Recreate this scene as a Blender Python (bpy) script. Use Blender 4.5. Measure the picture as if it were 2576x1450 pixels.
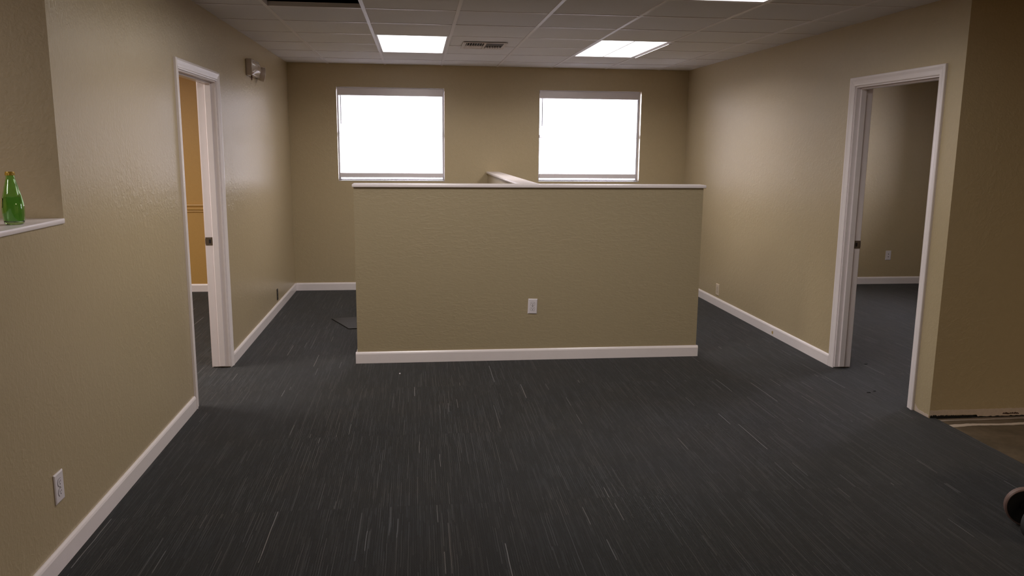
import bpy, bmesh, math, random
from mathutils import Vector, Matrix
random.seed(7)
for o in list(bpy.data.objects):
    bpy.data.objects.remove(o)
sc = bpy.context.scene
col = sc.collection
R = math.radians

# ------------------------------------------------------------------ camera
cam_d = bpy.data.cameras.new('camera')
cam_d.sensor_fit = 'HORIZONTAL'
cam_d.sensor_width = 36.0
cam_d.lens = 2014.0 / 2576.0 * 36.0
cam_d.clip_start = 0.02
cam = bpy.data.objects.new('camera', cam_d)
col.objects.link(cam)
cam.matrix_world = (Matrix.Translation((0, 0, 1.5967))
                    @ Matrix.Rotation(R(-6.7582), 4, 'Z')
                    @ Matrix.Rotation(R(90 - 9.9444), 4, 'X')
                    @ Matrix.Rotation(R(0.5099), 4, 'Z'))
sc.camera = cam

# ------------------------------------------------------------------ colour management and world
sc.view_settings.view_transform = 'Standard'
sc.view_settings.look = 'None'
sc.view_settings.exposure = 0.0
sc.view_settings.gamma = 1.0
sc.view_settings.use_curve_mapping = False
try:
    sc.cycles.max_bounces = 10
    sc.cycles.diffuse_bounces = 6
    sc.cycles.glossy_bounces = 4
    sc.cycles.transmission_bounces = 6
    sc.cycles.transparent_max_bounces = 12
    sc.cycles.sample_clamp_indirect = 3.0
    sc.cycles.caustics_reflective = False
    sc.cycles.caustics_refractive = False
    sc.cycles.use_denoising = True
    sc.cycles.light_sampling_threshold = 0.002
except Exception:
    pass
world = bpy.data.worlds.new('world')
sc.world = world
world.use_nodes = True
bg = world.node_tree.nodes['Background']
bg.inputs['Color'].default_value = (0.94, 0.89, 1.0, 1)     # bright overcast sky outside
bg.inputs['Strength'].default_value = 20.0

# ------------------------------------------------------------------ room dimensions (metres)
XL, XR, D, H = -1.370, 3.069, 9.050, 2.471
TW = 0.120                         # partition thickness
YJ = 3.300                         # where the pass-through opening ends
YC = 4.325                         # corner of the alcove
XO, XE, YR = -4.50, 6.90, -2.50    # outer limits
TOP = 2.95
G0, GS, GY = -0.3326, 0.6096, 7.902   # ceiling grid

LAMP = (1.0, 0.93, 0.88)

def area_light(name, x, y, z, sx, sy, watts, spread, color=LAMP):
    d = bpy.data.lights.new(name, 'AREA')
    d.shape = 'RECTANGLE'; d.size = sx; d.size_y = sy
    d.energy = watts; d.color = color; d.spread = R(spread)
    o = bpy.data.objects.new(name, d)
    o.location = (x, y, z)
    col.objects.link(o)
    return o

# ------------------------------------------------------------------ mesh helpers
class MB:
    """collects simple solids into one mesh"""
    def __init__(s): s.bm = bmesh.new()
    def box(s, x0, x1, y0, y1, z0, z1, bev=0.0, seg=1):
        t = bmesh.new()
        vs = [t.verts.new((x, y, z)) for x in (x0, x1) for y in (y0, y1) for z in (z0, z1)]
        for f in ((0,1,3,2),(4,6,7,5),(0,4,5,1),(2,3,7,6),(0,2,6,4),(1,5,7,3)):
            t.faces.new([vs[i] for i in f])
        bmesh.ops.recalc_face_normals(t, faces=t.faces)
        if bev > 0:
            bmesh.ops.bevel(t, geom=list(t.edges), offset=bev, segments=seg, profile=0.5, affect='EDGES')
        s.merge(t); return s
    def merge(s, t, mat=None):
        if mat is not None: t.transform(mat)
        me = bpy.data.meshes.new('tmp'); t.to_mesh(me); t.free()
        s.bm.from_mesh(me); bpy.data.meshes.remove(me)
    def lathe(s, prof, n=48, mat=None, a0=0.0, closed=True):
        """prof: list of (r, z) round the z axis"""
        t = bmesh.new(); rings = []
        for r, z in prof:
            if r < 1e-6: rings.append([t.verts.new((0, 0, z))])
            else: rings.append([t.verts.new((r*math.cos(2*math.pi*k/n), r*math.sin(2*math.pi*k/n), z)) for k in range(n)])
        for a, b in zip(rings, rings[1:]):
            for k in range(n):
                k2 = (k+1) % n
                if len(a) == 1 and len(b) == 1: continue
                if len(a) == 1: t.faces.new((a[0], b[k2], b[k]))
                elif len(b) == 1: t.faces.new((a[k], a[k2], b[0]))
                else: t.faces.new((a[k], a[k2], b[k2], b[k]))
        bmesh.ops.recalc_face_normals(t, faces=t.faces)
        s.merge(t, mat); return s
    def prism(s, pts, axis, c0, c1):
        """extrude polygon pts along axis from c0 to c1; pts are in the two other axes, in order"""
        t = bmesh.new()
        def mk(a, b, c):
            v = [0, 0, 0]; k = [i for i in range(3) if i != axis]
            v[k[0]] = a; v[k[1]] = b; v[axis] = c; return t.verts.new(v)
        A = [mk(a, b, c0) for a, b in pts]; B = [mk(a, b, c1) for a, b in pts]
        n = len(pts)
        for i in range(n): t.faces.new((A[i], A[(i+1) % n], B[(i+1) % n], B[i]))
        t.faces.new(A); t.faces.new(B[::-1])
        bmesh.ops.recalc_face_normals(t, faces=t.faces)
        s.merge(t); return s
    def build(s, name, mat, parent=None, smooth=False, loc=None):
        me = bpy.data.meshes.new(name); s.bm.to_mesh(me); s.bm.free()
        me.materials.append(mat)
        if smooth:
            for p_ in me.polygons: p_.use_smooth = True
            try: me.set_sharp_from_angle(angle=R(35))
            except Exception: pass
        o = bpy.data.objects.new(name, me); col.objects.link(o)
        if parent is not None:
            o.parent = parent
            pm = Matrix.Translation(parent_loc(parent)).inverted()
            me.transform(pm)
        return o

def parent_loc(o):
    v = Vector((0, 0, 0))
    while o is not None:
        v = v + o.location; o = o.parent
    return v

def empty(name, loc=(0, 0, 0)):
    o = bpy.data.objects.new(name, None); o.location = loc
    o.empty_display_size = 0.1
    col.objects.link(o); return o
def struct(o, label=None, cat=None):
    o['kind'] = 'structure'
    if label: o['label'] = label
    if cat: o['category'] = cat
    return o
def tag(o, label, cat, group=None):
    o['label'] = label; o['category'] = cat
    if group: o['group'] = group
    return o

def holed(axis, c0, c1, u0, u1, z0, z1, holes):
    """solid wall perpendicular to axis (0 or 1), thickness c0..c1, with rectangular holes (ua,ub,za,zb)"""
    us = sorted({u0, u1} | {min(max(h[i], u0), u1) for h in holes for i in (0, 1)})
    zs = sorted({z0, z1} | {min(max(h[i], z0), z1) for h in holes for i in (2, 3)})
    def solid(i, j):
        if i < 0 or j < 0 or i >= len(us)-1 or j >= len(zs)-1: return False
        u = (us[i]+us[i+1])/2; z = (zs[j]+zs[j+1])/2
        return not any(h[0] < u < h[1] and h[2] < z < h[3] for h in holes)
    b = MB(); bm = b.bm; cache = {}
    def V(c, u, z):
        k = (round(c, 5), round(u, 5), round(z, 5))
        if k not in cache: cache[k] = bm.verts.new((c, u, z) if axis == 0 else (u, c, z))
        return cache[k]
    for i in range(len(us)-1):
        for j in range(len(zs)-1):
            if not solid(i, j): continue
            a, b_, c, d = us[i], us[i+1], zs[j], zs[j+1]
            for cc in (c0, c1): bm.faces.new((V(cc, a, c), V(cc, b_, c), V(cc, b_, d), V(cc, a, d)))
            if not solid(i-1, j): bm.faces.new((V(c0, a, c), V(c1, a, c), V(c1, a, d), V(c0, a, d)))
            if not solid(i+1, j): bm.faces.new((V(c0, b_, c), V(c1, b_, c), V(c1, b_, d), V(c0, b_, d)))
            if not solid(i, j-1): bm.faces.new((V(c0, a, c), V(c1, a, c), V(c1, b_, c), V(c0, b_, c)))
            if not solid(i, j+1): bm.faces.new((V(c0, a, d), V(c1, a, d), V(c1, b_, d), V(c0, b_, d)))
    bmesh.ops.recalc_face_normals(bm, faces=bm.faces)
    return b

# ------------------------------------------------------------------ materials
def new_mat(name):
    m = bpy.data.materials.new(name); m.use_nodes = True
    nt = m.node_tree; b = nt.nodes['Principled BSDF']
    return m, nt, b
def N(nt, typ, **kw):
    n = nt.nodes.new(typ)
    for k, v in kw.items():
        if k in n.inputs: n.inputs[k].default_value = v
        else: setattr(n, k, v)
    return n
def srgb(r, g, b):
    f = lambda c: (c/255/12.92) if c/255 <= .04045 else ((c/255+.055)/1.055)**2.4
    return (f(r), f(g), f(b), 1)
def coords(nt, scale=(1, 1, 1)):
    tc = N(nt, 'ShaderNodeTexCoord'); mp = N(nt, 'ShaderNodeMapping')
    mp.inputs['Scale'].default_value = scale
    nt.links.new(tc.outputs['Object'], mp.inputs['Vector'])
    return mp.outputs['Vector']

def plain(name, color, rough=0.5, metal=0.0, noise=0.04, nscale=30, spec=0.5, coat=0.0):
    m, nt, b = new_mat(name)
    v = coords(nt)
    n = N(nt, 'ShaderNodeTexNoise'); n.inputs['Scale'].default_value = nscale; n.inputs['Detail'].default_value = 4
    nt.links.new(v, n.inputs['Vector'])
    mx = N(nt, 'ShaderNodeMix', data_type='RGBA')
    mx.inputs[6].default_value = tuple(c*(1-noise) for c in color[:3]) + (1,)
    mx.inputs[7].default_value = tuple(min(1, c*(1+noise)) for c in color[:3]) + (1,)
    nt.links.new(n.outputs['Fac'], mx.inputs[0])
    nt.links.new(mx.outputs[2], b.inputs['Base Color'])
    b.inputs['Roughness'].default_value = rough
    b.inputs['Metallic'].default_value = metal
    b.inputs['Specular IOR Level'].default_value = spec
    b.inputs['Coat Weight'].default_value = coat
    return m

def wall_paint(name, color, rough=0.42, bump=0.35, stretch=(1, 1, 1), spec=0.5, coarse=1.0, midscale=36, ridgef=0.45):
    """satin paint over a hand-trowelled orange-peel plaster"""
    m, nt, b = new_mat(name)
    v = coords(nt, stretch)
    big = N(nt, 'ShaderNodeTexNoise'); big.inputs['Scale'].default_value = 1.3; big.inputs['Detail'].default_value = 3
    fine = N(nt, 'ShaderNodeTexNoise'); fine.inputs['Scale'].default_value = 95; fine.inputs['Detail'].default_value = 3
    mid = N(nt, 'ShaderNodeTexNoise'); mid.inputs['Scale'].default_value = midscale; mid.inputs['Detail'].default_value = 4
    mid.inputs['Distortion'].default_value = 0.8
    for n in (big, fine, mid): nt.links.new(v, n.inputs['Vector'])
    mask = N(nt, 'ShaderNodeMapRange'); mask.inputs['From Min'].default_value = 0.48; mask.inputs['From Max'].default_value = 0.62
    nt.links.new(big.outputs['Fac'], mask.inputs['Value'])
    ridge = N(nt, 'ShaderNodeMapRange', interpolation_type='SMOOTHSTEP'); ridge.inputs['From Min'].default_value = 0.50; ridge.inputs['From Max'].default_value = 0.62
    nt.links.new(mid.outputs['Fac'], ridge.inputs['Value'])
    mul = N(nt, 'ShaderNodeMath', operation='MULTIPLY'); nt.links.new(mask.outputs[0], mul.inputs[0]); nt.links.new(ridge.outputs[0], mul.inputs[1])
    sc1 = N(nt, 'ShaderNodeMath', operation='MULTIPLY'); nt.links.new(mul.outputs[0], sc1.inputs[0]); sc1.inputs[1].default_value = ridgef*coarse
    sc2 = N(nt, 'ShaderNodeMath', operation='MULTIPLY'); nt.links.new(mid.outputs['Fac'], sc2.inputs[0]); sc2.inputs[1].default_value = 1.4*coarse
    add = N(nt, 'ShaderNodeMath', operation='ADD'); nt.links.new(sc1.outputs[0], add.inputs[0]); nt.links.new(fine.outputs['Fac'], add.inputs[1])
    add2 = N(nt, 'ShaderNodeMath', operation='ADD'); nt.links.new(add.outputs[0], add2.inputs[0]); nt.links.new(sc2.outputs[0], add2.inputs[1])
    bp_ = N(nt, 'ShaderNodeBump'); bp_.inputs['Strength'].default_value = bump; bp_.inputs['Distance'].default_value = 0.0022
    nt.links.new(add2.outputs[0], bp_.inputs['Height']); nt.links.new(bp_.outputs['Normal'], b.inputs['Normal'])
    mx = N(nt, 'ShaderNodeMix', data_type='RGBA')
    mx.inputs[6].default_value = tuple(c*0.95 for c in color[:3]) + (1,)
    mx.inputs[7].default_value = tuple(min(1, c*1.05) for c in color[:3]) + (1,)
    nt.links.new(mid.outputs['Fac'], mx.inputs[0]); nt.links.new(mx.outputs[2], b.inputs['Base Color'])
    b.inputs['Roughness'].default_value = rough
    b.inputs['Specular IOR Level'].default_value = spec
    return m

def carpet_mat():
    """striated loop-pile carpet tiles: fine yarn rows along y, random dashes, a few light yarns"""
    m, nt, b = new_mat('carpet')
    L = nt.links
    tc = N(nt, 'ShaderNodeTexCoord')
    # rows wander slightly
    wob = N(nt, 'ShaderNodeTexNoise'); wob.inputs['Scale'].default_value = 6.0; L.new(tc.outputs['Object'], wob.inputs['Vector'])
    sep = N(nt, 'ShaderNodeSeparateXYZ'); L.new(tc.outputs['Object'], sep.inputs[0])
    def M(op, a, b_=None, c=None):
        n = N(nt, 'ShaderNodeMath', operation=op)
        for i, q in enumerate((a, b_, c)):
            if q is None: continue
            if isinstance(q, (int, float)): n.inputs[i].default_value = q
            else: L.new(q, n.inputs[i])
        return n.outputs[0]
    def white(x, y, z=0.0):
        cmb = N(nt, 'ShaderNodeCombineXYZ')
        for i, q in enumerate((x, y, z)):
            if isinstance(q, (int, float)): cmb.inputs[i].default_value = q
            else: L.new(q, cmb.inputs[i])
        w = N(nt, 'ShaderNodeTexWhiteNoise', noise_dimensions='3D'); L.new(cmb.outputs[0], w.inputs['Vector'])
        return w.outputs['Value'], w.outputs['Color']
    X = M('ADD', sep.outputs['X'], M('MULTIPLY', wob.outputs['Fac'], 0.006))
    Y = sep.outputs['Y']
    TWd, TL = 0.4572, 0.9144
    ty = M('FLOOR', M('DIVIDE', M('SUBTRACT', Y, 0.672), TL))
    tx = M('FLOOR', M('DIVIDE', M('ADD', sep.outputs['X'], 0.237), TWd))
    P = 0.0048
    row = M('FLOOR', M('DIVIDE', X, P))
    # dashes of three lengths
    def dash(length, seed):
        off, _ = white(row, seed, 3.0)
        cell = M('FLOOR', M('ADD', M('DIVIDE', Y, length), M('MULTIPLY', off, 7.0)))
        v, c = white(row, cell, M('ADD', ty, seed))
        return v, c
    v1, c1 = dash(0.11, 1.0)
    v2, c2 = dash(0.30, 5.0)
    v3, c3 = dash(0.42, 9.0)
    v4, c4 = dash(0.17, 13.0)
    # per tile tone (warm or cool)
    tv, tcx = white(tx, ty, 2.0)
    base = N(nt, 'ShaderNodeValToRGB'); e = base.color_ramp.elements
    e[0].position = 0.0; e[0].color = (0.0090, 0.0095, 0.0100, 1)
    e[1].position = 1.0; e[1].color = (0.038, 0.038, 0.039, 1)
    q = base.color_ramp.elements.new(0.55); q.color = (0.0135, 0.0142, 0.0152, 1)
    q = base.color_ramp.elements.new(0.85); q.color = (0.024, 0.0245, 0.0250, 1)
    L.new(v1, base.inputs['Fac'])
    # medium dashes lighten
    md = N(nt, 'ShaderNodeMapRange'); md.inputs['From Min'].default_value = 0.74; md.inputs['From Max'].default_value = 1.0
    L.new(v2, md.inputs['Value'])
    mix1 = N(nt, 'ShaderNodeMix', data_type='RGBA'); L.new(M('MULTIPLY', md.outputs[0], 0.85), mix1.inputs[0]); L.new(base.outputs[0], mix1.inputs[6])
    mix1.inputs[7].default_value = (0.074, 0.069, 0.065, 1)
    # rare pale yarns
    pale = M('MAXIMUM', M('GREATER_THAN', v3, 0.9968), M('MULTIPLY', M('GREATER_THAN', v4, 0.9965), 0.6))
    mix2 = N(nt, 'ShaderNodeMix', data_type='RGBA'); L.new(M('MULTIPLY', pale, 0.9), mix2.inputs[0]); L.new(mix1.outputs[2], mix2.inputs[6])
    mix2.inputs[7].default_value = (0.23, 0.21, 0.195, 1)
    # tile tone
    cloud = N(nt, 'ShaderNodeTexNoise'); cloud.inputs['Scale'].default_value = 2.6; cloud.inputs['Detail'].default_value = 2
    L.new(tc.outputs['Object'], cloud.inputs['Vector'])
    tone = N(nt, 'ShaderNodeValToRGB'); te = tone.color_ramp.elements
    te[0].position = 0.35; te[0].color = (0.62, 0.70, 0.82, 1); te[1].position = 0.68; te[1].color = (0.75, 0.73, 0.73, 1)
    L.new(cloud.outputs['Fac'], tone.inputs['Fac'])
    mix3 = N(nt, 'ShaderNodeMix', data_type='RGBA', blend_type='MULTIPLY'); mix3.inputs[0].default_value = 1.0
    L.new(mix2.outputs[2], mix3.inputs[6]); L.new(tone.outputs[0], mix3.inputs[7])
    # seams between tiles
    fy = M('FRACT', M('DIVIDE', M('SUBTRACT', Y, 0.672), TL))
    seam = M('LESS_THAN', fy, 0.0045)
    mix4 = N(nt, 'ShaderNodeMix', data_type='RGBA'); L.new(M('MULTIPLY', seam, 0.75), mix4.inputs[0]); L.new(mix3.outputs[2], mix4.inputs[6])
    mix4.inputs[7].default_value = (0.010, 0.010, 0.010, 1)
    # loops: dots along each row
    fx = M('FRACT', M('DIVIDE', X, P))
    hx = M('SINE', M('MULTIPLY', fx, math.pi))
    hy = M('ABSOLUTE', M('SINE', M('ADD', M('MULTIPLY', Y, math.pi/0.0055), M('MULTIPLY', row, 1.7))))
    hgt = M('MULTIPLY', hx, M('ADD', M('MULTIPLY', hy, 0.6), 0.4))
    par = M('MODULO', M('ABSOLUTE', row), 2.0)
    dk = M('MULTIPLY', M('ADD', M('MULTIPLY', hgt, 1.25), 0.25), M('ADD', M('MULTIPLY', par, 0.55), 0.48))
    vm = N(nt, 'ShaderNodeVectorMath', operation='SCALE'); L.new(mix4.outputs[2], vm.inputs[0]); L.new(dk, vm.inputs['Scale'])
    L.new(vm.outputs[0], b.inputs['Base Color'])
    bp_ = N(nt, 'ShaderNodeBump'); bp_.inputs['Strength'].default_value = 0.7; bp_.inputs['Distance'].default_value = 0.002
    L.new(hgt, bp_.inputs['Height']); L.new(bp_.outputs['Normal'], b.inputs['Normal'])
    b.inputs['Roughness'].default_value = 0.9
    b.inputs['Specular IOR Level'].default_value = 0.25
    b.inputs['Sheen Weight'].default_value = 0.12
    b.inputs['Sheen Roughness'].default_value = 0.5
    return m

def concrete_mat():
    m, nt, b = new_mat('bare_concrete')
    L = nt.links
    tc = N(nt, 'ShaderNodeTexCoord')
    n1 = N(nt, 'ShaderNodeTexNoise'); n1.inputs['Scale'].default_value = 5; n1.inputs['Detail'].default_value = 8; n1.inputs['Roughness'].default_value = 0.65
    L.new(tc.outputs['Object'], n1.inputs['Vector'])
    r = N(nt, 'ShaderNodeValToRGB'); e = r.color_ramp.elements
    e[0].position = 0.3; e[0].color = srgb(70, 60, 44); e[1].position = 0.75; e[1].color = srgb(112, 96, 78)
    L.new(n1.outputs['Fac'], r.inputs['Fac'])
    # pale levelling-compound line running along the wall
    sep = N(nt, 'ShaderNodeSeparateXYZ'); L.new(tc.outputs['Object'], sep.inputs[0])
    n2 = N(nt, 'ShaderNodeTexNoise'); n2.inputs['Scale'].default_value = 5.0; n2.inputs['Detail'].default_value = 5
    L.new(tc.outputs['Object'], n2.inputs['Vector'])
    def band(y0, w, amp):
        a = N(nt, 'ShaderNodeMath', operation='MULTIPLY_ADD'); L.new(n2.outputs['Fac'], a.inputs[0]); a.inputs[1].default_value = amp; a.inputs[2].default_value = -amp*0.5
        s = N(nt, 'ShaderNodeMath', operation='ADD'); L.new(sep.outputs['Y'], s.inputs[0]); L.new(a.outputs[0], s.inputs[1])
        c = N(nt, 'ShaderNodeMath', operation='COMPARE'); L.new(s.outputs[0], c.inputs[0]); c.inputs[1].default_value = y0; c.inputs[2].default_value = w
        return c.outputs[0]
    cur = r.outputs[0]
    for (y0, w, amp, colr, f) in ((4.205, 0.019, 0.10, srgb(205, 188, 172), .85), (4.296, 0.007, 0.03, srgb(196, 182, 172), .7), (4.325, 0.012, 0.03, srgb(160, 140, 122), .6)):
        k = band(y0, w, amp)
        mm = N(nt, 'ShaderNodeMath', operation='MULTIPLY'); L.new(k, mm.inputs[0]); mm.inputs[1].default_value = f
        mx = N(nt, 'ShaderNodeMix', data_type='RGBA'); L.new(mm.outputs[0], mx.inputs[0]); L.new(cur, mx.inputs[6]); mx.inputs[7].default_value = colr
        cur = mx.outputs[2]
    L.new(cur, b.inputs['Base Color'])
    bp_ = N(nt, 'ShaderNodeBump'); bp_.inputs['Strength'].default_value = 0.3; bp_.inputs['Distance'].default_value = 0.003
    L.new(n1.outputs['Fac'], bp_.inputs['Height']); L.new(bp_.outputs['Normal'], b.inputs['Normal'])
    b.inputs['Roughness'].default_value = 0.6
    return m

def emit_mat(name, color, strength):
    m, nt, b = new_mat(name)
    b.inputs['Base Color'].default_value = (0.8, 0.8, 0.8, 1)
    b.inputs['Emission Color'].default_value = color
    b.inputs['Emission Strength'].default_value = strength
    return m

def glass_mat():
    m = bpy.data.materials.new('window_glass'); m.use_nodes = True
    nt = m.node_tree; nt.nodes.clear()
    out = N(nt, 'ShaderNodeOutputMaterial'); mx = N(nt, 'ShaderNodeMixShader')
    tr = N(nt, 'ShaderNodeBsdfTransparent'); gl = N(nt, 'ShaderNodeBsdfGlossy'); gl.inputs['Roughness'].default_value = 0.02
    lw = N(nt, 'ShaderNodeFresnel'); lw.inputs['IOR'].default_value = 1.45
    nt.links.new(lw.outputs[0], mx.inputs[0]); nt.links.new(tr.outputs[0], mx.inputs[1]); nt.links.new(gl.outputs[0], mx.inputs[2])
    nt.links.new(mx.outputs[0], out.inputs[0])
    return m

def slat_mat():
    m, nt, b = new_mat('blind_slats')
    L = nt.links
    tr = N(nt, 'ShaderNodeBsdfTranslucent'); tr.inputs['Color'].default_value = (0.90, 0.90, 0.92, 1)
    mx = N(nt, 'ShaderNodeMixShader'); mx.inputs[0].default_value = 0.55
    v = coords(nt); n = N(nt, 'ShaderNodeTexNoise'); n.inputs['Scale'].default_value = 12; L.new(v, n.inputs['Vector'])
    cm = N(nt, 'ShaderNodeMix', data_type='RGBA'); cm.inputs[6].default_value = (0.80, 0.80, 0.80, 1); cm.inputs[7].default_value = (0.86, 0.86, 0.86, 1)
    L.new(n.outputs['Fac'], cm.inputs[0]); L.new(cm.outputs[2], b.inputs['Base Color'])
    b.inputs['Roughness'].default_value = 0.4
    out = nt.nodes['Material Output']
    L.new(b.outputs[0], mx.inputs[1]); L.new(tr.outputs[0], mx.inputs[2]); L.new(mx.outputs[0], out.inputs['Surface'])
    return m

TAN = srgb(178, 162, 131)
M_wall = wall_paint('tan_wall_paint', TAN, rough=0.40, bump=0.30)
M_wall_left = wall_paint('tan_wall_paint_left', TAN, rough=0.30, bump=0.42, stretch=(1, 1.0, .9), spec=.6)
M_cross = wall_paint('tan_wall_paint_cross', TAN, rough=0.5, bump=0.40, midscale=55, ridgef=.05)
M_half = wall_paint('tan_half_wall_paint', srgb(166, 152, 123), rough=0.5, bump=0.34, stretch=(0.6, 0.6, 1.7), midscale=32, ridgef=.5)
M_office = wall_paint('mustard_wall_paint', srgb(190, 150, 84), rough=0.5, bump=0.25)
M_ceil = plain('ceiling_tile', srgb(224, 222, 224), rough=0.9, noise=0.06, nscale=120, spec=0.2)
M_tbar = plain('ceiling_grid_metal', srgb(226, 222, 226), rough=0.35, noise=0.02)
M_trim = plain('white_trim_paint', srgb(236, 228, 230), rough=0.25, noise=0.03, nscale=14)
M_void = plain('plenum_black', (0.004, 0.004, 0.005, 1), rough=0.95)
M_carpet = carpet_mat()
M_conc = concrete_mat()
M_plastic = plain('white_outlet_plastic', srgb(222, 216, 222), rough=0.35, noise=0.02)
M_slot = plain('outlet_slot_black', (0.010, 0.009, 0.012, 1), rough=0.6)
M_metal = plain('strike_steel', srgb(120, 112, 104), rough=0.35, metal=0.9)
M_glass = glass_mat()
M_slat = slat_mat()
M_frame = plain('window_aluminium', srgb(190, 188, 190), rough=0.4, noise=0.03)
M_lens = emit_mat('lamp_lens', (1.0, 0.97, 0.96, 1), 3.0)

# ------------------------------------------------------------------ floor
fl = MB()
fl.box(XO, 3.112, YR, YC, -0.006, 0.0)
fl.box(XO, XE, YC, D, -0.006, 0.0)
struct(fl.build('floor', M_carpet), 'dark grey striated carpet with pale flecks', 'floor')
fc = MB(); fc.box(XO-.1, XE+.1, YR-.1, D+.2, -0.15, -0.0065)
struct(fc.build('floor', M_conc), 'bare brown concrete floor beside the carpet edge', 'floor')

# ------------------------------------------------------------------ walls
DL0, DL1, DLH = 4.951, 5.866, 2.037
DR0, DR1, DRH = 4.530, 5.468, 2.048
wl = holed(0, XL-TW, XL, YR, D, 0.0, TOP, [(DL0, DL1, -1, DLH), (YR-1, YJ, 1.291, TOP-.35)])
wlo = struct(wl.build('wall_left', M_wall_left), 'long tan textured wall on the left with doorway and ledge', 'wall')
wlo.data.materials.append(M_cross)
for p_ in wlo.data.polygons:
    if abs(p_.center.y - YJ) < .001 and abs(p_.normal.y) > .9: p_.material_index = 1
wr = holed(0, XR, XR+TW, YC, D, 0.0, TOP, [(DR0, DR1, -1, DRH)])
struct(wr.build('wall_right', M_wall), 'tan wall on the right with a white cased doorway', 'wall')
W1 = (-0.860, 0.304, 1.220, 2.232)
W2 = (1.360, 2.527, 1.220, 2.232)
wb = holed(1, D, D+.18, XL-TW/2, XR+TW/2, 0.0, TOP, [W1, W2])
struct(wb.build('wall_back', M_wall), 'tan back wall with two bright windows', 'wall')
wo = holed(1, D, D+.18, XO, XL-TW/2, 0.0, TOP, [])
struct(wo.build('wall_left_office_back', M_office), 'mustard wall seen through the left doorway', 'wall')
wo = holed(1, D, D+.18, XR+TW/2, XE, 0.0, TOP, [])
struct(wo.build('wall_right_office_back', M_wall), 'shaded tan wall seen through the right doorway', 'wall')
wc = holed(1, YJ, YJ+TW, XO, XL-TW, 0.0, TOP, [])
struct(wc.build('wall_left_alcove', M_cross), 'tan cross wall at the end of the ledge', 'wall')
wa = holed(1, YC, YC+TW, XR+TW, XE, 0.012, TOP, [])
struct(wa.build('wall_right_alcove', M_wall), 'dark tan wall facing the viewer at the far right', 'wall')
struct(holed(1, YR-.15, YR, XO, XE, 0.0, TOP, []).build('wall_rear', M_wall), 'tan wall behind the viewer', 'wall')
struct(holed(0, XO-.15, XO, YR-.15, D+.18, 0.0, TOP, []).build('wall_outer_left', M_office), 'outer mustard wall of the left office', 'wall')
W3 = (6.70, 8.00, 1.00, 2.20)
struct(holed(0, XE, XE+.15, YR-.15, D+.18, 0.0, TOP, [W3]).build('wall_outer_right', M_wall), 'outer wall of the right office with a window', 'wall')

# half-height T-shaped partition
P1, P2, PF, PC = -0.457, 2.152, 5.890, 1.331
hw = MB()
hw.box(P1, P2, PF, PF+.115, 0, PC-.024)
hw.box(0.785, 0.900, PF+.115, D, 0, PC-.024)
struct(hw.build('wall_partition', M_half), 'tan half-height T-shaped partition wall in the middle of the room', 'wall')
cap = MB()
cap.box(P1-.010, P2+.016, PF-.020, PF+.135, PC-.024, PC, bev=.006, seg=3)
struct(cap.build('trim_1', M_trim, smooth=True), 'white cap board along the front of the half wall', 'trim')
cap = MB(); cap.box(0.768, 0.917, PF+.137, D-.001, PC-.0245, PC-.0005, bev=.006, seg=3)
struct(cap.build('trim_2', M_trim, smooth=True), 'white cap board running back along the partition wing to the windows', 'trim')
# ledge of the pass-through opening
ld = MB(); ld.box(-1.80, XL+.006, YR+.01, YJ-.004, 1.2915, 1.311, bev=.0025, seg=2)
struct(ld.build('trim_3', M_trim, smooth=True), 'white ledge board of the pass-through opening at the left', 'trim')

# baseboards -------------------------------------------------------
BH, BT = 0.086, 0.013
def bprof(side):
    """(offset, z) of the board section; side=+1 grows positive"""
    return [(0.0, 0.0), (side*BT, 0.0), (side*BT, BH-.016), (side*(BT-.003), BH-.007), (side*(BT-.008), BH), (0.0, BH)]
def base_x(name, y, side, x0, x1, label, y_is_face=True):
    b = MB(); b.prism([(y+a, z) for a, z in bprof(side)], 0, x0, x1)
    return struct(b.build(name, M_trim), label, 'baseboard')
def base_y(name, x, side, y0, y1, label):
    b = MB(); b.prism([(x+a, z) for a, z in bprof(side)], 1, y0, y1)
    return struct(b.build(name, M_trim), label, 'baseboard')
CW, CT = 0.060, 0.017
base_y('baseboard_left', XL+.0005, 1, YR, DL0-CW-.001, 'white baseboard on the near left wall')
base_y('baseboard_left_far', XL+.0005, 1, DL1+CW+.001, D-.0005, 'white baseboard on the far left wall beyond the doorway')
base_x('baseboard_back_left', D-.0005, -1, XL+BT+.001, 0.784, 'white baseboard under the left window')
base_x('baseboard_back_right', D-.0005, -1, 0.901, XR-BT-.001, 'white baseboard under the right window')
bbr = base_y('baseboard_right', XR-.0005, -1, DR1+CW+.001, D-.0005, 'white baseboard on the right wall')
b = MB(); b.prism([(6.478, .020), (6.486, .016), (6.500, .022), (6.504, .034), (6.497, .044), (6.488, .040), (6.480, .047), (6.473, .036)], 0, XR-.0005-BT-.0012, XR-.0005-BT+.0005)
nk = b.build('paint_nick', plain('nick_yellow', srgb(178, 152, 96), rough=.7, noise=.3, nscale=200), bbr); nk['label'] = 'yellowish nick in the paint'
b = MB()
b.prism([(PF-.0005+a, z) for a, z in bprof(-1)], 0, P1-BT, P2+BT)
b.prism([(P1-.0005+a, z) for a, z in bprof(-1)], 1, PF, PF+.115)
b.prism([(P2+.0005+a, z) for a, z in bprof(1)], 1, PF, PF+.115)
struct(b.build('baseboard_partition', M_trim), 'white baseboard along the foot of the half wall', 'baseboard')
base_x('baseboard_left_office', D-.0005, -1, XO+.01, XL-TW-.001, 'white baseboard in the left office')
base_x('baseboard_right_office', D-.0005, -1, XR+TW+.001, XE-.01, 'white baseboard in the right office')
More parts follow.
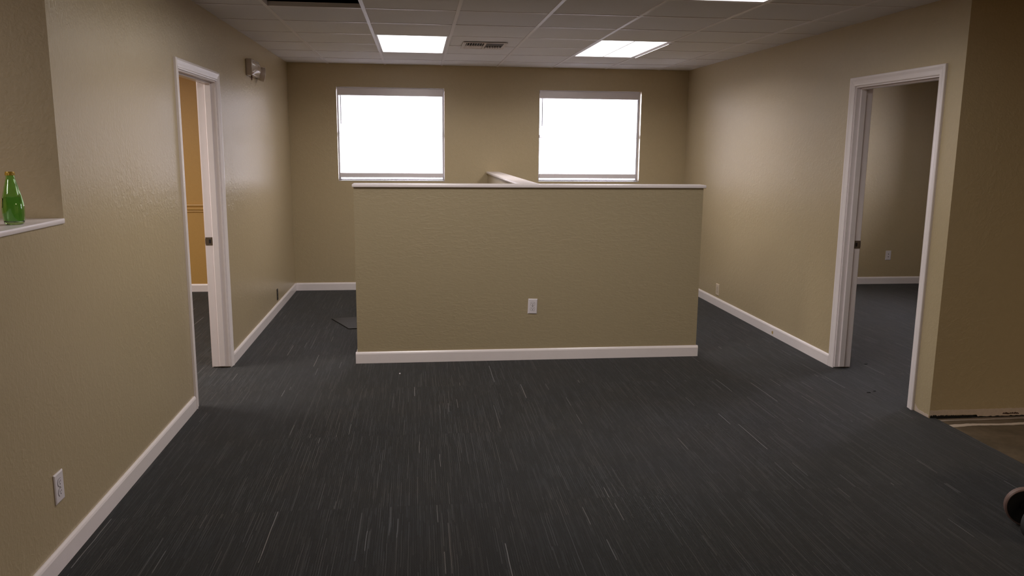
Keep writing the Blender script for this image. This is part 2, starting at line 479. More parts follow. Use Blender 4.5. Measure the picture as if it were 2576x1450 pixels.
# moulded rail on the mustard wall of the left office
b = MB()
b.prism([(D-.0005, .873), (D-.008, .876), (D-.012, .884), (D-.010, .893), (D-.018, .903), (D-.020, .914), (D-.014, .922), (D-.008, .930), (D-.016, .938), (D-.022, .950), (D-.018, .962), (D-.0005, .968)], 0, XO+.01, XL-TW-.001)
struct(b.build('trim_4', M_office), 'mustard chair rail on the wall inside the left doorway', 'chair rail')

# ------------------------------------------------------------------ door frames
def casing_prof():
    # (distance from the opening, projection)
    return [(0.000, 0.0), (0.000, 0.008), (0.006, 0.010), (0.012, 0.009), (0.030, 0.012), (0.046, CT), (0.056, CT), (CW, CT-.004), (CW, 0.0)]
def door_frame(name, x_face, side, y0, y1, h, label):
    """cased opening in a wall perpendicular to x; side = direction of the room from the wall face"""
    root = empty(name, (x_face, (y0+y1)/2, 0)); struct(root, label, 'door frame')
    rv = .006
    def casing(face, sd):
        b = MB(); t = b.bm
        pr = casing_prof(); rows = []
        for dist, pj in pr:
            X = face + sd*pj
            a0 = y0 + rv - dist; a1 = y1 - rv + dist; zt = h - rv + dist
            rows.append([t.verts.new(v) for v in ((X, a0, 0.001), (X, a0, zt), (X, a1, zt), (X, a1, 0.001))])
        for r0, r1 in zip(rows, rows[1:]):
            for k in range(3): t.faces.new((r0[k], r0[k+1], r1[k+1], r1[k]))
        t.faces.new([r[0] for r in rows]); t.faces.new([r[3] for r in rows])
        for k in range(3): t.faces.new((rows[0][k], rows[0][k+1], rows[-1][k+1], rows[-1][k]))
        bmesh.ops.recalc_face_normals(t, faces=t.faces)
        return b
    o = casing(x_face + side*.0003, side).build('casing', M_trim, root)
    o = casing(x_face - side*(TW+.0003), -side).build('casing', M_trim, root)
    xa, xb = sorted((x_face, x_face - side*TW))
    j = MB(); jt = .0165
    j.box(xa-.0002, xb+.0002, y0+.0003, y0+jt, 0.008, h-.0005)
    j.box(xa-.0002, xb+.0002, y1-jt, y1-.0003, 0.008, h-.0005)
    j.box(xa-.0002, xb+.0002, y0+jt, y1-jt, h-jt, h-.0005)
    j.build('jamb', M_trim, root)
    # stop: a strip in the middle of the jamb
    s0 = x_face - side*0.030; s1 = x_face - side*0.072
    sa, sb = sorted((s0, s1)); st = .012
    s = MB()
    s.box(sa, sb, y0+jt, y0+jt+st, 0.010, h-jt, bev=.003)
    s.box(sa, sb, y1-jt-st, y1-jt, 0.010, h-jt, bev=.003)
    s.box(sa, sb, y0+jt+st, y1-jt-st, h-jt-st, h-jt, bev=.003)
    s.build('door_stop', M_trim, root)
    # strike plate on the far jamb
    pa, pb = sorted((x_face - side*(0.0735), x_face - side*(TW+.003)))
    yy = y1-jt
    k = MB()
    cz = .925; cx = (pa+pb)/2
    k.box(pa, pb, yy-.0022, yy-.0002, cz-.0285, cz+.0285, bev=.0006)
    lip = x_face - side*(TW+.003)
    k.box(lip-.0015, lip+.0015, yy-.0040, yy+.012, cz-.018, cz+.018, bev=.0008)
    sp = k.build('strike_plate', M_metal, root); sp['label'] = 'steel strike plate'
    k = MB(); k.box(cx-.007+side*.006, cx+.007+side*.006, yy-.0028, yy-.0023, cz-.014, cz+.013, bev=.0001)
    k.build('latch_hole', M_slot, sp)
    return root
door_frame('door_1', XL, 1, DL0, DL1, DLH, 'white cased doorway in the left wall opening to the mustard office')
door_frame('door_2', XR, -1, DR0, DR1, DRH, 'white cased doorway in the right wall opening to the dim office')

# ------------------------------------------------------------------ old plaster scraps where baseboards were pulled off
def ragged(name, mat, axis, face, out, u0, u1, z0, z1, step, amp_top, amp_bot, label, thick=.002, fn_top=None, fn_bot=None):
    b = MB(); t = b.bm; n = max(2, int((u1-u0)/step)); top = []; bot = []
    rnd = random.Random(name+str(u0))
    for i in range(n+1):
        u = u0 + (u1-u0)*i/n
        zt = (fn_top(i/n) if fn_top else z1) + rnd.uniform(-amp_top, amp_top)
        zb = (fn_bot(i/n) if fn_bot else z0) + rnd.uniform(-amp_bot, amp_bot)
        if zt < zb + .001: zt = zb + .001
        zb = max(zb, .0006)
        for c, lst in ((face, 0), (face+out*thick, 1)):
            pass
        P_ = lambda c, z: ((c, u, z) if axis == 0 else (u, c, z))
        top.append((t.verts.new(P_(face, zt)), t.verts.new(P_(face+out*thick, zt))))
        bot.append((t.verts.new(P_(face, zb)), t.verts.new(P_(face+out*thick, zb))))
    for i in range(n):
        t.faces.new((bot[i][1], bot[i+1][1], top[i+1][1], top[i][1]))
        t.faces.new((bot[i][0], bot[i+1][0], top[i+1][0], top[i][0]))
        t.faces.new((top[i][0], top[i+1][0], top[i+1][1], top[i][1]))
        t.faces.new((bot[i][0], bot[i+1][0], bot[i+1][1], bot[i][1]))
    for e in (0, n): t.faces.new((bot[e][0], bot[e][1], top[e][1], top[e][0]))
    bmesh.ops.recalc_face_normals(t, faces=t.faces)
    return struct(b.build(name, mat), label, 'trim')
M_plaster = plain('raw_plaster', srgb(196, 180, 168), rough=0.8, noise=0.14, nscale=60)
ragged('trim_5', M_plaster, 1, YC-.0003, -1, XR+.004, 3.80, .014, .048, .012, .002, .004,
       'ragged strip of bare plaster along the foot of the alcove wall', fn_bot=lambda t: .016 if t < .42 else .002)
ragged('trim_6', M_plaster, 0, XR-.0003, -1, YC+.002, DR0-CW-.004, .002, .022, .010, .003, 0,
       'bare plaster patch at the wall foot beside the right doorway', fn_top=lambda t: .018 + .030*max(0, t-.75)*4)
ragged('trim_7', M_void, 1, YC-.0025, -1, XR+.006, 3.335, .0006, .015, .006, .004, 0,
       'black strip standing in for the shaded gap under the alcove wall beside the corner', thick=.0006, fn_top=lambda t: .017-.006*t)  # shade of the gap drawn as a thin black strip
ragged('trim_8', plain('crack_brown', srgb(60, 34, 22), rough=.9), 1, YC-.0025, -1, 3.55, 3.66, .012, .020, .006, .004, .003,
       'brown crack in the plaster at the far right wall foot', thick=.0006)

# ------------------------------------------------------------------ ceiling
gx = [G0 + GS*i for i in range(-7, 13)]
gx = [XO] + [x for x in gx if XO+.05 < x < XE-.05] + [XE]
gy = [GY + GS*j for j in range(-18, 3)]
gy = [YR] + [y for y in gy if YR+.05 < y < D-.05] + [D]
def gi(ix, iy): return (G0+GS*ix, GY+GS*iy)
fixtures = [(0, -2), (3, -2), (3, -7), (0, -7)]          # lower-left grid node of each 2x4 troffer
fixtures_off = [(-5, -5), (-5, -2), (-5, -12), (8, -15), (7, -2)]                                 # office lights, and unseen ones added to brighten walls
office_r = []
def covered(x, y):
    for ix, iy in fixtures + fixtures_off + office_r:
        a, c = gi(ix, iy)
        if a < x < a+GS and c < y < c+2*GS: return True
    a, c = gi(-1, -5)                                     # the missing tile
    if a < x < a+GS and c < y < c+GS: return True
    return False
ce = MB(); rc = random.Random(3)
for i in range(len(gx)-1):
    for j in range(len(gy)-1):
        x0, x1, y0, y1 = gx[i], gx[i+1], gy[j], gy[j+1]
        if covered((x0+x1)/2, (y0+y1)/2): continue
        dz = rc.uniform(-.0008, .0012)
        ce.box(x0+.004, x1-.004, y0+.004, y1-.004, H+.003+dz, H+.018+dz)
ceil = struct(ce.build('ceiling', M_ceil), 'suspended ceiling of grey tiles in a white metal grid', 'ceiling')
g = MB()
for x in gx[1:-1]: g.box(x-.012, x+.012, YR, D, H-.0010, H+.030)
for j, y in enumerate(gy[1:-1]):
    for i in range(len(gx)-1):
        x0, x1 = gx[i], gx[i+1]; xm = (x0+x1)/2
        if covered(xm, y-.05) and covered(xm, y+.05) and not (abs(xm-(G0-GS/2)) < .05): continue
        g.box(x0+.0125, x1-.0125, y-.012, y+.012, H+.0004, H+.028)
g.build('ceiling_grid', M_tbar, ceil)
pl = MB(); pl.box(XO-.15, XE+.15, YR-.15, D+.18, TOP, TOP+.12)
struct(pl.build('ceiling', M_void), 'dark underside of the roof deck above the missing tile', 'ceiling')

# ------------------------------------------------------------------ windows
def window(name, r, label, axis=1, face=D, inset=.085):
    a0, a1, z0, z1 = r
    root = empty(name, ((a0+a1)/2, face, z0) if axis == 1 else (face, (a0+a1)/2, z0)); struct(root, label, 'window')
    def bx(b, u0, u1, c0, c1, za, zb, bev=0):
        if axis == 1: b.box(u0, u1, c0, c1, za, zb, bev)
        else: b.box(c0, c1, u0, u1, za, zb, bev)
    f = MB(); w = .020; c0, c1 = face+inset, face+inset+.045
    bx(f, a0+.001, a0+w, c0, c1, z0+.001, z1-.001); bx(f, a1-w, a1-.001, c0, c1, z0+.001, z1-.001)
    bx(f, a0+w, a1-w, c0, c1, z0+.001, z0+w); bx(f, a0+w, a1-w, c0, c1, z1-w, z1-.001)
    zm = (z0+z1)/2; bx(f, a0+w, a1-w, c0+.004, c1-.004, zm-.018, zm+.018)
    f.build('window_frame', M_frame, root)
    gl = MB(); bx(gl, a0+w, a1-w, c0+.020, c0+.023, z0+w, zm-.018); bx(gl, a0+w, a1-w, c0+.020, c0+.023, zm+.018, z1-w)
    gl.build('window_pane', M_glass, root)
    s = MB(); bx(s, a0+.001, a1-.001, face+.0005, face+inset-.001, z0+.0005, z0+.008)
    s.build('window_sill', M_sill, root)
    return root
M_sill = plain('marble_sill', srgb(196, 194, 200), rough=0.25, noise=0.10, nscale=25)
window('window_1', W1, 'left window of the back wall, glowing behind a closed blind')
window('window_2', W2, 'right window of the back wall, glowing behind a closed blind')
window('window_3', W3, 'window in the outer wall of the right office', axis=0, face=XE, inset=.07)

def blind(r, label, la, ra):
    a0, a1, z0, z1 = r
    x0, x1 = a0+la, a1-ra
    root = empty('window_blind', ((a0+a1)/2, D+.03, z1)); tag(root, label, 'blind', 'closed white blinds in the back windows')
    b = MB(); b.box(x0-.002, x1+.002, D+.006, D+.010, z1-.090, z1-.010, bev=.0015)
    b.box(x0-.002, x1+.002, D+.0101, D+.050, z1-.034, z1-.010, bev=.002)
    b.build('headrail', M_val, root)
    b = MB(); b.box(x0, x1, D+.004, D+.048, z1-.0085, z1-.003, bev=.001)
    b.build('mounting_strip', M_plastic, root)
    b = MB(); pitch = .0212; zb, zt = z0+.100, z1-.040; n = int((zt-zb)/pitch)
    for k in range(n+1):
        z = zb + k*pitch; t = b.bm
        # closed slat: tilted, gently curved section
        pts = []
        for q in range(5):
            s_ = (q-2)/2*.0125; c = .0016*(1-(q-2)**2/4)
            ca, sa = math.cos(R(68)), math.sin(R(68))
            pts.append((D+.029 + s_*ca - c*sa, z + s_*sa + c*ca))
        up = [(t.verts.new((x0+.006, y, zz)), t.verts.new((x1-.006, y, zz))) for y, zz in pts]
        for q in range(4): t.faces.new((up[q][0], up[q][1], up[q+1][1], up[q+1][0]))
    o = b.build('slats', M_slat, root, smooth=True)
    b = MB(); b.box(x0+.004, x1-.004, D+.018, D+.042, z0+.038, z0+.088, bev=.004)
    b.build('bottom_rail', M_val, root)
    b = MB()
    for fx in (.16, .5, .84):
        xx = x0+(x1-x0)*fx
        b.box(xx-.0006, xx+.0006, D+.0145, D+.0157, z0+.05, z1-.04)
    b.build('ladder_cord', M_plastic, root)
    b = MB(); xx = x0+.030
    b.lathe([(0, z0+.62), (.0035, z0+.62), (.0035, z1-.09), (0, z1-.09)], 8, Matrix.Translation((xx, D+.0085, 0)))
    b.build('tilt_wand', M_slot, root)
    return root
M_val = plain('blind_rail', srgb(228, 222, 228), rough=0.22, noise=0.03, spec=.8)
blind(W1, 'closed white mini blind in the left back window, nearer the left wall', .012, .016)
blind(W2, 'closed white mini blind in the right back window, above the end of the partition wing', .008, .030)

# ------------------------------------------------------------------ ceiling lights
def troffer(ix, iy, label, divider=False, power=60, spread=150, droop=False, color=LAMP):
    x0, y0 = gi(ix, iy); x1, y1 = x0+GS, y0+2*GS
    x0 += .012; x1 -= .012; y0 += .012; y1 -= .012
    root = empty('ceiling_light', ((x0+x1)/2, (y0+y1)/2, H+.09)); tag(root, label, 'ceiling light', 'two by four recessed ceiling lights')
    b = MB(); z0, z1 = H+.003, H+.09
    b.box(x0+.001, x0+.004, y0+.001, y1-.001, z0, z1); b.box(x1-.004, x1-.001, y0+.001, y1-.001, z0, z1)
    b.box(x0+.004, x1-.004, y0+.001, y0+.004, z0, z1); b.box(x0+.004, x1-.004, y1-.004, y1-.001, z0, z1)
    b.box(x0+.004, x1-.004, y0+.004, y1-.004, z1-.003, z1)
    b.build('housing', M_tbar, root)
    b = MB(); w = .016; za, zb = H+.0015, H+.0075
    b.box(x0+.005, x0+w, y0+.005, y1-.005, za, zb); b.box(x1-w, x1-.005, y0+.005, y1-.005, za, zb)
    b.box(x0+w, x1-w, y0+.005, y0+w, za, zb); b.box(x0+w, x1-w, y1-w, y1-.005, za, zb)
    if divider: b.box((x0+x1)/2-.005, (x0+x1)/2+.005, y0+w, y1-w, za+.0005, zb)
    b.build('lens_frame', M_tbar, root)
    b = MB(); b.box(x0+w, x1-w, y0+w, y1-w, H+.0045, H+.0065)
    b.build('diffuser', M_lens, root)
    if droop:      # the hinged edge of the door hangs a little open on the right side
        b = MB(); b.box(x1-.002, x1+.022, y0+.02, y1-.12, H-.016, H-.013)
        b.build('drooping_edge', M_tbar, root)
    lt = area_light('lamp_tubes', 0, 0, 0, x1-x0-2*w, y1-y0-2*w, power, spread, color)
    lt.parent = root; lt.location = Vector(((x0+x1)/2, (y0+y1)/2, H+.0005)) - root.location
    return root
troffer(0, -2, 'lit ceiling light left of the air vent, above the left window', power=18, spread=160)
troffer(3, -2, 'lit ceiling light right of the air vent, with a thin bar down its middle', divider=True, droop=True, power=20, spread=160)
troffer(3, -7, 'lit ceiling light cut off by the top edge, right of centre', power=9, spread=160)
troffer(0, -7, 'lit ceiling light overhead near the missing tile, beyond the top edge', power=23, spread=176)
troffer(-5, -5, 'lit ceiling light inside the mustard office', power=80, spread=180)
troffer(-5, -2, 'unseen ceiling light added inside the mustard office to brighten its back wall', power=12, spread=180)  # second office light, added unseen to lift the mustard wall
troffer(-5, -12, 'unseen ceiling light added beyond the ledge opening to brighten the cross wall', power=45, spread=180)  # added out of view to light the cross wall above the ledge
troffer(8, -15, 'unseen warm ceiling light added behind the viewer to brighten the alcove wall', power=72, spread=180, color=(1.0, 0.80, 0.56))  # added out of view as warm fill for the right alcove wall
troffer(7, -2, 'lit ceiling light inside the dim office on the right', power=14, spread=160)

# ------------------------------------------------------------------ ceiling air vent
def vent():
    x0, x1, y0, y1 = .398, .775, 6.975, 7.415
    z = H-.0012
    root = empty('air_vent', ((x0+x1)/2, (y0+y1)/2, H)); tag(root, 'white louvred air vent in the ceiling between the two lit panels', 'vent')
    b = MB(); w = .028
    for q in ((x0, x0+w, y0, y1), (x1-w, x1, y0, y1), (x0+w, x1-w, y0, y0+w), (x0+w, x1-w, y1-w, y1)):
        b.box(q[0], q[1], q[2], q[3], z-.006, z, bev=.0015)
    b.build('vent_frame', M_vent, root)
    b = MB(); b.box(x0+w, x1-w, y0+w, y1-w, z-.001, z-.0003)
    b.build('backing', M_void, root)
    xm = (x0+x1)/2
    b = MB(); b.box(xm-.008, xm+.008, y0+w, y1-w, z-.010, z-.0012)
    b.build('divider', M_vent, root)
    # near half: dark slots crossed by thin blades on the left; far half: a flat plate on the left, short broad blades on the right
    for k in range(7):
        x = x0+w+.008 + k*.0212
        b = MB(); b.box(x, x+.0020, y0+w, y0+w+.20, z-.012, z-.0012)
        b.build('louvre', M_vent, root)
    b = MB(); b.box(x0+w+.0005, xm-.0085, y0+w+.20, y1-w-.0005, z-.0045, z-.0012); b.build('vent_plate', M_vent, root)
    for k in range(6):
        x = xm+.016 + k*.0225
        b = MB(); b.box(x, x+.0090, y0+w+.19, y0+w+.31, z-.016, z-.0012)
        b.build('louvre', M_vent, root)
    b = MB(); b.box(xm+.0085, x1-w-.0005, y0+w+.31, y1-w-.0005, z-.0045, z-.0012); b.build('vent_plate', M_vent, root)
    b = MB(); b.box(xm+.010, x1-w-.001, y0+w+.001, y0+w+.185, z-.0050, z-.0015)
    b.build('damper', plain('damper_dark', srgb(52, 46, 44), rough=.6), root)
M_vent = plain('vent_white', srgb(206, 198, 196), rough=0.4)
vent()

# ------------------------------------------------------------------ outlets
def outlet(pos, normal, label, style='duplex', plate=M_plastic, tilt=0.0, w=.070, h=.115):
    """built facing -y at the origin, then turned to face the normal"""
    root = empty('wall_outlet', pos); tag(root, label, 'outlet')
    def part(b, name, mat, par=None, smooth=False):
        me = bpy.data.meshes.new(name); b.bm.to_mesh(me); b.bm.free(); me.materials.append(mat)
        if smooth:
            for p_ in me.polygons: p_.use_smooth = True
            me.set_sharp_from_angle(angle=R(35))
        o = bpy.data.objects.new(name, me); col.objects.link(o); o.parent = par or root; return o
    if style != 'bare':
        b = MB(); t = bmesh.new()
        # bevelled plate
        for z_, s_ in ((0.0, 0.0), (-.0035, 0.0), (-.0060, .0045)):
            pass
        t.free()
        ring = []
        for y_, s_ in ((0.0, 0.0), (-.0032, 0.0), (-.0060, .0045)):
            ring.append([b.bm.verts.new((sx*(w/2-s_), y_, sz*(h/2-s_))) for sx, sz in ((-1, -1), (1, -1), (1, 1), (-1, 1))])
        for r0, r1 in zip(ring, ring[1:]):
            for k in range(4): b.bm.faces.new((r0[k], r0[(k+1) % 4], r1[(k+1) % 4], r1[k]))
        b.bm.faces.new(ring[0]); b.bm.faces.new(ring[-1])
        bmesh.ops.recalc_face_normals(b.bm, faces=b.bm.faces)
        part(b, 'cover_plate', plate)
    y = -.0062 if style != 'bare' else -.004
    if style == 'jack':
        for zz in (.017, -.017):
            b = MB(); b.lathe([(0, 0), (.0052, 0), (.0052, .0014), (.0026, .0014), (0, .0016)], 20, Matrix.Translation((0, y, zz)) @ Matrix.Rotation(R(90), 4, 'X'))
            part(b, 'jack', M_slot)
    else:
        if style == 'bare':
            b = MB(); b.box(-.030, .030, -.0006, .0004, -.056, .056)
            part(b, 'box_opening', M_slot)
            b = MB(); b.box(-.016, .016, -.006, -.0008, -.050, .050, bev=.001)
            part(b, 'mounting_strap', M_metal)
        for zz in (.0195, -.0195):
            b = MB()
            pts = []
            for k in range(28):
                a = 2*math.pi*k/28
                pts.append((.0168*math.cos(a), max(-.0136, min(.0136, .0168*math.sin(a)))+zz))
            b.prism(pts, 1, y-.0014, y)
            f = part(b, 'receptacle', plate)
            b = MB()
            b.box(-.0072, -.0050, y-.0018, y-.00145, zz-.0005, zz+.0078); b.box(.0050, .0070, y-.0018, y-.00145, zz+.0003, zz+.0072)
            b.lathe([(0, 0), (.0027, 0), (.0027, .0003), (0, .0003)], 14, Matrix.Translation((0, y-.0018, zz-.0070)) @ Matrix.Rotation(R(-90), 4, 'X'))
            part(b, 'slots', M_slot, f)
            # shadow in the gap round the receptacle, painted as a dark ring
            b = MB(); pts2 = [(px*1.07, (pz-zz)*1.08+zz) for px, pz in pts]
            b.prism(pts2, 1, y-.0003, y+.0002)
            part(b, 'receptacle_gap_shade', M_gap_shade, f)
        if style != 'bare':
            b = MB(); b.lathe([(0, 0), (.0030, 0), (.0026, .0008), (0, .0010)], 14, Matrix.Translation((0, y, 0)) @ Matrix.Rotation(R(90), 4, 'X'))
            part(b, 'screw', M_metal)
    ang = {'-y': 0, '+x': 90, '-x': -90}[normal]
    root.rotation_euler = (0, R(tilt) if ang == 0 else 0, R(ang))
    return root
M_gap_shade = plain('outlet_gap_shade', srgb(86, 80, 88), rough=.7)
M_cream = plain('cream_outlet_plastic', srgb(212, 196, 176), rough=0.3)
outlet((XL+.0004, 3.048, .310), '+x', 'white duplex outlet low on the near left wall', h=.117, w=.075)
outlet((XL+.0008, 7.900, .165), '+x', 'uncovered outlet in its dark box low on the far left wall', style='bare')
outlet((.8555, PF-.0004, .4155), '-y', 'white duplex outlet with two black-slotted sockets on the front of the half wall', tilt=2.0)
outlet((XR-.0004, 7.838, .172), '-x', 'beige outlet low on the right wall beside the half wall end', plate=M_cream, h=.118, w=.085)
outlet((5.669, D-.0004, .348), '-y', 'white two-jack wall plate in the dim office beyond the right doorway', style='jack')

# ------------------------------------------------------------------ emergency light on the left wall
def emergency():
    M_body = plain('aged_white_plastic', srgb(178, 164, 154), rough=0.16, spec=.8)
    M_dark = plain('smoked_lens', srgb(120, 108, 100), rough=0.08, spec=.9)
    y0, y1, z0, z1 = 6.895, 7.200, 2.160, 2.290
    root = empty('emergency_light', (XL, (y0+y1)/2, z0)); tag(root, 'glossy off-white emergency light unit high on the left wall near the ceiling', 'emergency light')
    b = MB(); b.box(XL+.0005, XL+.052, y0, y1, z0, z1, bev=.007, seg=3)
    b.build('housing', M_body, root, smooth=True)
    # bowed front cover
    b = MB(); t = b.bm; nu, nv = 14, 8; grid = []
    for i in range(nu+1):
        u = i/nu; row = []
        for k in range(nv+1):
            v = k/nv
            bulge = .030*(1-(2*u-1)**4)*(1-(2*v-1)**4)
            row.append(t.verts.new((XL+.0505+bulge, y0+.012+(y1-y0-.024)*u, z0+.010+(z1-z0-.020)*v)))
        grid.append(row)
    for i in range(nu):
        for k in range(nv): t.faces.new((grid[i][k], grid[i+1][k], grid[i+1][k+1], grid[i][k+1]))
    bmesh.ops.recalc_face_normals(t, faces=t.faces)
    b.build('front_cover', M_body, root, smooth=True)
    # round lamp head on a short arm at the far end
    b = MB(); b.box(XL+.010, XL+.034, y1, y1+.045, 2.205, 2.235, bev=.004)
    b.build('arm', M_body, root)
    mt = Matrix.Translation((XL+.030, 7.315, 2.205)) @ Matrix.Rotation(R(20), 4, 'Z') @ Matrix.Rotation(R(97), 4, 'Y')
    r = .060
    b = MB(); b.lathe([(0, -.024), (.030, -.024), (.050, -.014), (r-.002, .010), (r, .016), (r, .040), (r-.003, .043), (r-.006, .040)], 44, mt)
    h = b.build('lamp_head', M_body, root, smooth=True)
    b = MB(); b.lathe([(r-.006, .0395), (r*.6, .0445), (0, .0465)], 44, mt)
    b.build('lamp_lens', M_dark, h, smooth=True)
    b = MB(); b.lathe([(0, 0), (.004, 0), (.004, .004), (.002, .006), (0, .006)], 16, Matrix.Translation((XL+.0515, y0+.010, z0+.016)) @ Matrix.Rotation(R(90), 4, 'Y'))
    b.build('indicator', plain('indicator_red', srgb(170, 60, 30), rough=.3), root)
    b = MB(); b.lathe([(0, .002), (.007, .002), (.006, -.016), (.004, -.034), (0, -.038)], 16, Matrix.Translation((XL+.036, y0+.050, z0-.002)))
    b.build('test_button', plain('brown_button', srgb(90, 52, 34), rough=.3), root, smooth=True)
emergency()

# ------------------------------------------------------------------ green bottle on the ledge
def bottle():
    m = bpy.data.materials.new('green_glass'); m.use_nodes = True
    nt = m.node_tree; b_ = nt.nodes['Principled BSDF']
    v = coords(nt); n = N(nt, 'ShaderNodeTexNoise'); n.inputs['Scale'].default_value = 9; nt.links.new(v, n.inputs['Vector'])
    cm = N(nt, 'ShaderNodeMix', data_type='RGBA'); cm.inputs[6].default_value = (0.52, 0.87, 0.40, 1); cm.inputs[7].default_value = (0.60, 0.91, 0.46, 1)
    nt.links.new(n.outputs['Fac'], cm.inputs[0]); nt.links.new(cm.outputs[2], b_.inputs['Base Color'])
    b_.inputs['Transmission Weight'].default_value = 1.0; b_.inputs['Roughness'].default_value = 0.02; b_.inputs['IOR'].default_value = 1.5
    w = plain('sparkling_water', (0.55, 0.85, 0.55, 1), rough=0.0, noise=.01)
    w.node_tree.nodes['Principled BSDF'].inputs['Transmission Weight'].default_value = 1.0
    w.node_tree.nodes['Principled BSDF'].inputs['IOR'].default_value = 1.33
    bx, by, bz = -1.431, 3.045, 1.3114
    root = empty('green_bottle', (bx, by, bz)); tag(root, 'small green glass bottle with a yellow cap standing on the white ledge', 'bottle')
    T = Matrix.Translation((bx, by, bz))
    outer = [(0, .004), (.018, .002), (.026, .0), (.031, .004), (.0335, .014), (.0355, .036), (.0362, .055), (.0350, .075), (.0310, .098), (.0255, .120), (.0200, .142), (.0160, .158), (.0140, .168), (.0135, .176), (.0133, .178)]
    inner = [(r-.003 if r > .004 else 0, z) for r, z in outer[3:]][::-1]
    inner = [(.0103, .178)] + [(max(r-.0030, 0), z) for r, z in outer[4:-1]][::-1] + [(.026, .009), (0, .010)]
    b = MB(); b.lathe(outer + inner, 56, T)
    b.build('glass_body', m, root, smooth=True)
    b = MB(); b.lathe([(0, .0108), (.0255, .0098), (.0300, .0150), (.0320, .036), (.0327, .055), (.0315, .075), (.0275, .0978), (0, .0980)], 56, T)
    b.build('water', w, root, smooth=True)
    b = MB(); prof = [(.0150, .1735), (.0156, .1740), (.0152, .178), (.0148, .184), (.0140, .1865), (0, .1870)]
    n = 42; t = bmesh.new(); rings = []
    for r, z in prof:
        if r == 0: rings.append([t.verts.new((0, 0, z))])
        else: rings.append([t.verts.new(((r + (.0007 if (k % 2 and z < .180) else 0))*math.cos(2*math.pi*k/n), (r + (.0007 if (k % 2 and z < .180) else 0))*math.sin(2*math.pi*k/n), z)) for k in range(n)])
    for a, c in zip(rings, rings[1:]):
        for k in range(n):
            if len(c) == 1: t.faces.new((a[k], a[(k+1) % n], c[0]))
            else: t.faces.new((a[k], a[(k+1) % n], c[(k+1) % n], c[k]))
    b.merge(t, T)
    b.build('bottle_cap', plain('gold_cap', srgb(170, 136, 40), rough=.35, metal=.3), root)
    # little oval label on the far left side
    t = bmesh.new(); rows = []
    for i in range(9):
        z = .060 + i*.0042; r = .0363 - max(0, z-.060)*.105
        rows.append([t.verts.new((r*math.cos(a), r*math.sin(a), z)) for a in [R(152 + 9*q) for q in range(9)]])
    for a, c in zip(rows, rows[1:]):
        for k in range(8): t.faces.new((a[k], c[k], c[k+1], a[k+1]) if False else (a[k], a[k+1], c[k+1], c[k]))
    b = MB(); b.merge(t, T); o = b.build('paper_label', plain('label_yellow', srgb(200, 186, 110), rough=.5), root, smooth=True)
    s = o.modifiers.new('thick', 'SOLIDIFY'); s.thickness = .0003; s.offset = 1
bottle()

# ------------------------------------------------------------------ dark carpet sample lying on the floor
b = MB()
pts = [(-.812, 7.478), (-.617, 7.035), (-.20, 7.12), (-.215, 7.640)]
b.prism(pts, 2, .0006, .0075)
o = b.build('floor_mat', plain('dark_mat', (0.022, 0.020, 0.019, 1), rough=.75, noise=.2, nscale=200))
tag(o, 'plain dark mat lying on the carpet behind the left end of the half wall', 'mat')

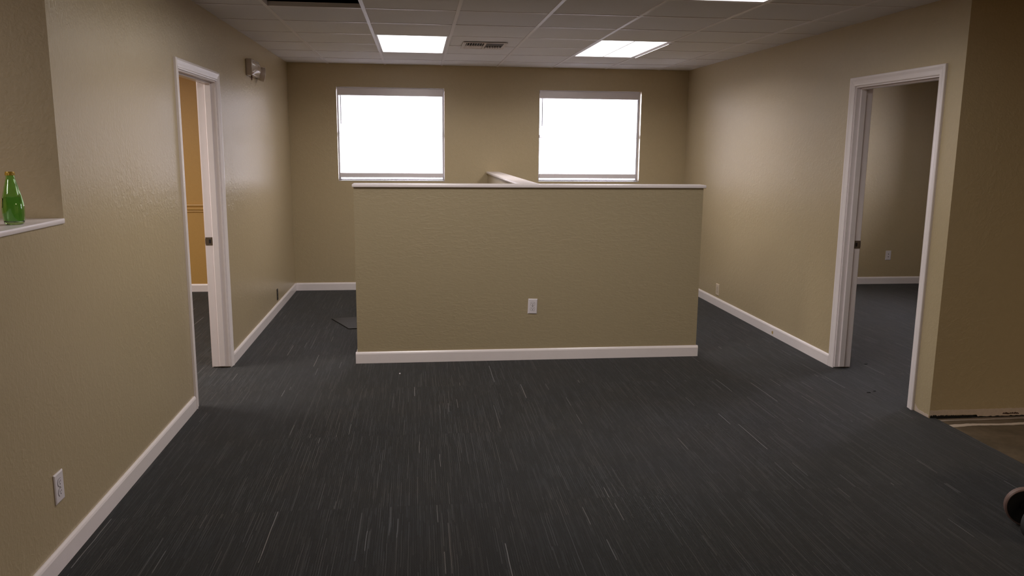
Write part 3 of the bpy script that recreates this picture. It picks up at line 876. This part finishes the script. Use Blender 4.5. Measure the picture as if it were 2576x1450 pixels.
# ------------------------------------------------------------------ wheeled cart just entering at the right edge
def cart():
    M_tire = plain('black_tire', (0.012, 0.011, 0.011, 1), rough=.35)
    M_rim_highlight = plain('rim_highlight_pink', srgb(120, 98, 92), rough=.35)  # pinkish highlight along the tread, put into the colour
    M_grey = plain('grey_tread', srgb(58, 60, 62), rough=.6)
    root = empty('wheeled_cart', (2.75, 2.72, 0)); tag(root, 'black cart wheels showing at the right edge of the carpet', 'cart')
    def wheel(cx, cy, r, tw, rot, mt, rim):
        m_ = Matrix.Translation((cx, cy, r+.0008)) @ Matrix.Rotation(R(rot), 4, 'Z') @ Matrix.Rotation(R(90), 4, 'X')
        b = MB(); b.lathe([(r*.72, -tw*.40), (r*.93, -tw*.5), (r*.985, -tw*.38), (r, 0), (r*.985, tw*.38), (r*.93, tw*.5), (r*.72, tw*.40), (r*.72, -tw*.40)], 56, m_)
        w_ = b.build('wheel', mt, root, smooth=True)
        b = MB(); b.lathe([(0, -.012), (r*.25, -.016), (r*.28, -.010), (r*.7, -.010), (r*.90, -tw*.515), (r*.90, tw*.515), (r*.28, .006), (r*.25, .016), (0, .012)], 40, m_)
        b.build('hub', M_tire if not rim else M_grey, w_, smooth=True)
    wheel(2.600, 2.965, .086, .034, -24, M_rim_highlight, False)
    wheel(2.540, 2.800, .088, .045, 0, M_grey, True)
    b = MB(); b.lathe([(0, -.13), (.008, -.13), (.008, .13), (0, .13)], 14, Matrix.Translation((2.575, 2.883, .088)) @ Matrix.Rotation(R(-20), 4, 'Z') @ Matrix.Rotation(R(90), 4, 'X'))
    b.build('axle', M_metal, root, smooth=True)
    b = MB(); b.prism([(2.562, .075), (2.592, .075), (2.782, .262), (2.742, .262)], 1, 2.872, 2.892)
    b.build('fork', M_grey, root)
    b = MB(); b.box(2.735, 3.14, 2.34, 3.08, .262, .285, bev=.006)
    b.build('deck', M_tire, root)
    for (x, y) in ((3.05, 2.98), (3.05, 2.44)):
        m_ = Matrix.Translation((x, y, .091)) @ Matrix.Rotation(R(90), 4, 'X')
        b = MB(); b.lathe([(0, -.02), (.085, -.02), (.090, -.012), (.090, .012), (.085, .02), (0, .02)], 40, m_)
        b.box(x-.012, x+.012, y+.0205, y+.028, .07, .262); b.box(x-.012, x+.012, y-.028, y-.0205, .07, .262)
        b.build('caster', M_tire, root, smooth=True)
cart()

# ------------------------------------------------------------------ small scraps on the carpet, and a nick in the right baseboard
def scrap(x, y, sx, sy, h, mat, name, label, cat, rot):
    b = MB(); t = b.bm; rnd = random.Random(int(x*1000)); n = 9
    ring = [((sx*(.75+.4*rnd.random()))*math.cos(2*math.pi*k/n), (sy*(.75+.4*rnd.random()))*math.sin(2*math.pi*k/n)) for k in range(n)]
    lo = [t.verts.new((a, c, 0)) for a, c in ring]; hi = [t.verts.new((a*.7, c*.7, h)) for a, c in ring]
    for k in range(n): t.faces.new((lo[k], lo[(k+1) % n], hi[(k+1) % n], hi[k]))
    t.faces.new(lo); t.faces.new(hi)
    bmesh.ops.recalc_face_normals(t, faces=t.faces)
    o = b.build(name, mat); o.location = (x, y, .0006); o.rotation_euler = (0, 0, R(rot)); tag(o, label, cat)
M_bit = plain('black_bits', (0.006, 0.006, 0.006, 1), rough=.8)
scrap(-.139, 5.574, .007, .006, .005, M_plastic, 'paper_crumb', 'tiny white crumb on the carpet just in front of the half wall', 'crumb', 20)
scrap(3.365, 5.533, .016, .009, .004, M_bit, 'carpet_scrap', 'small black scrap just inside the right doorway, the farther from the viewer', 'scrap', 10)
scrap(3.045, 4.874, .014, .006, .004, M_bit, 'carpet_scrap', 'small black scrap on the threshold of the right doorway, the right one of two', 'scrap', 15)
scrap(2.990, 4.850, .018, .007, .004, M_bit, 'carpet_scrap', 'small black scrap on the threshold of the right doorway, the left one of two', 'scrap', 10)
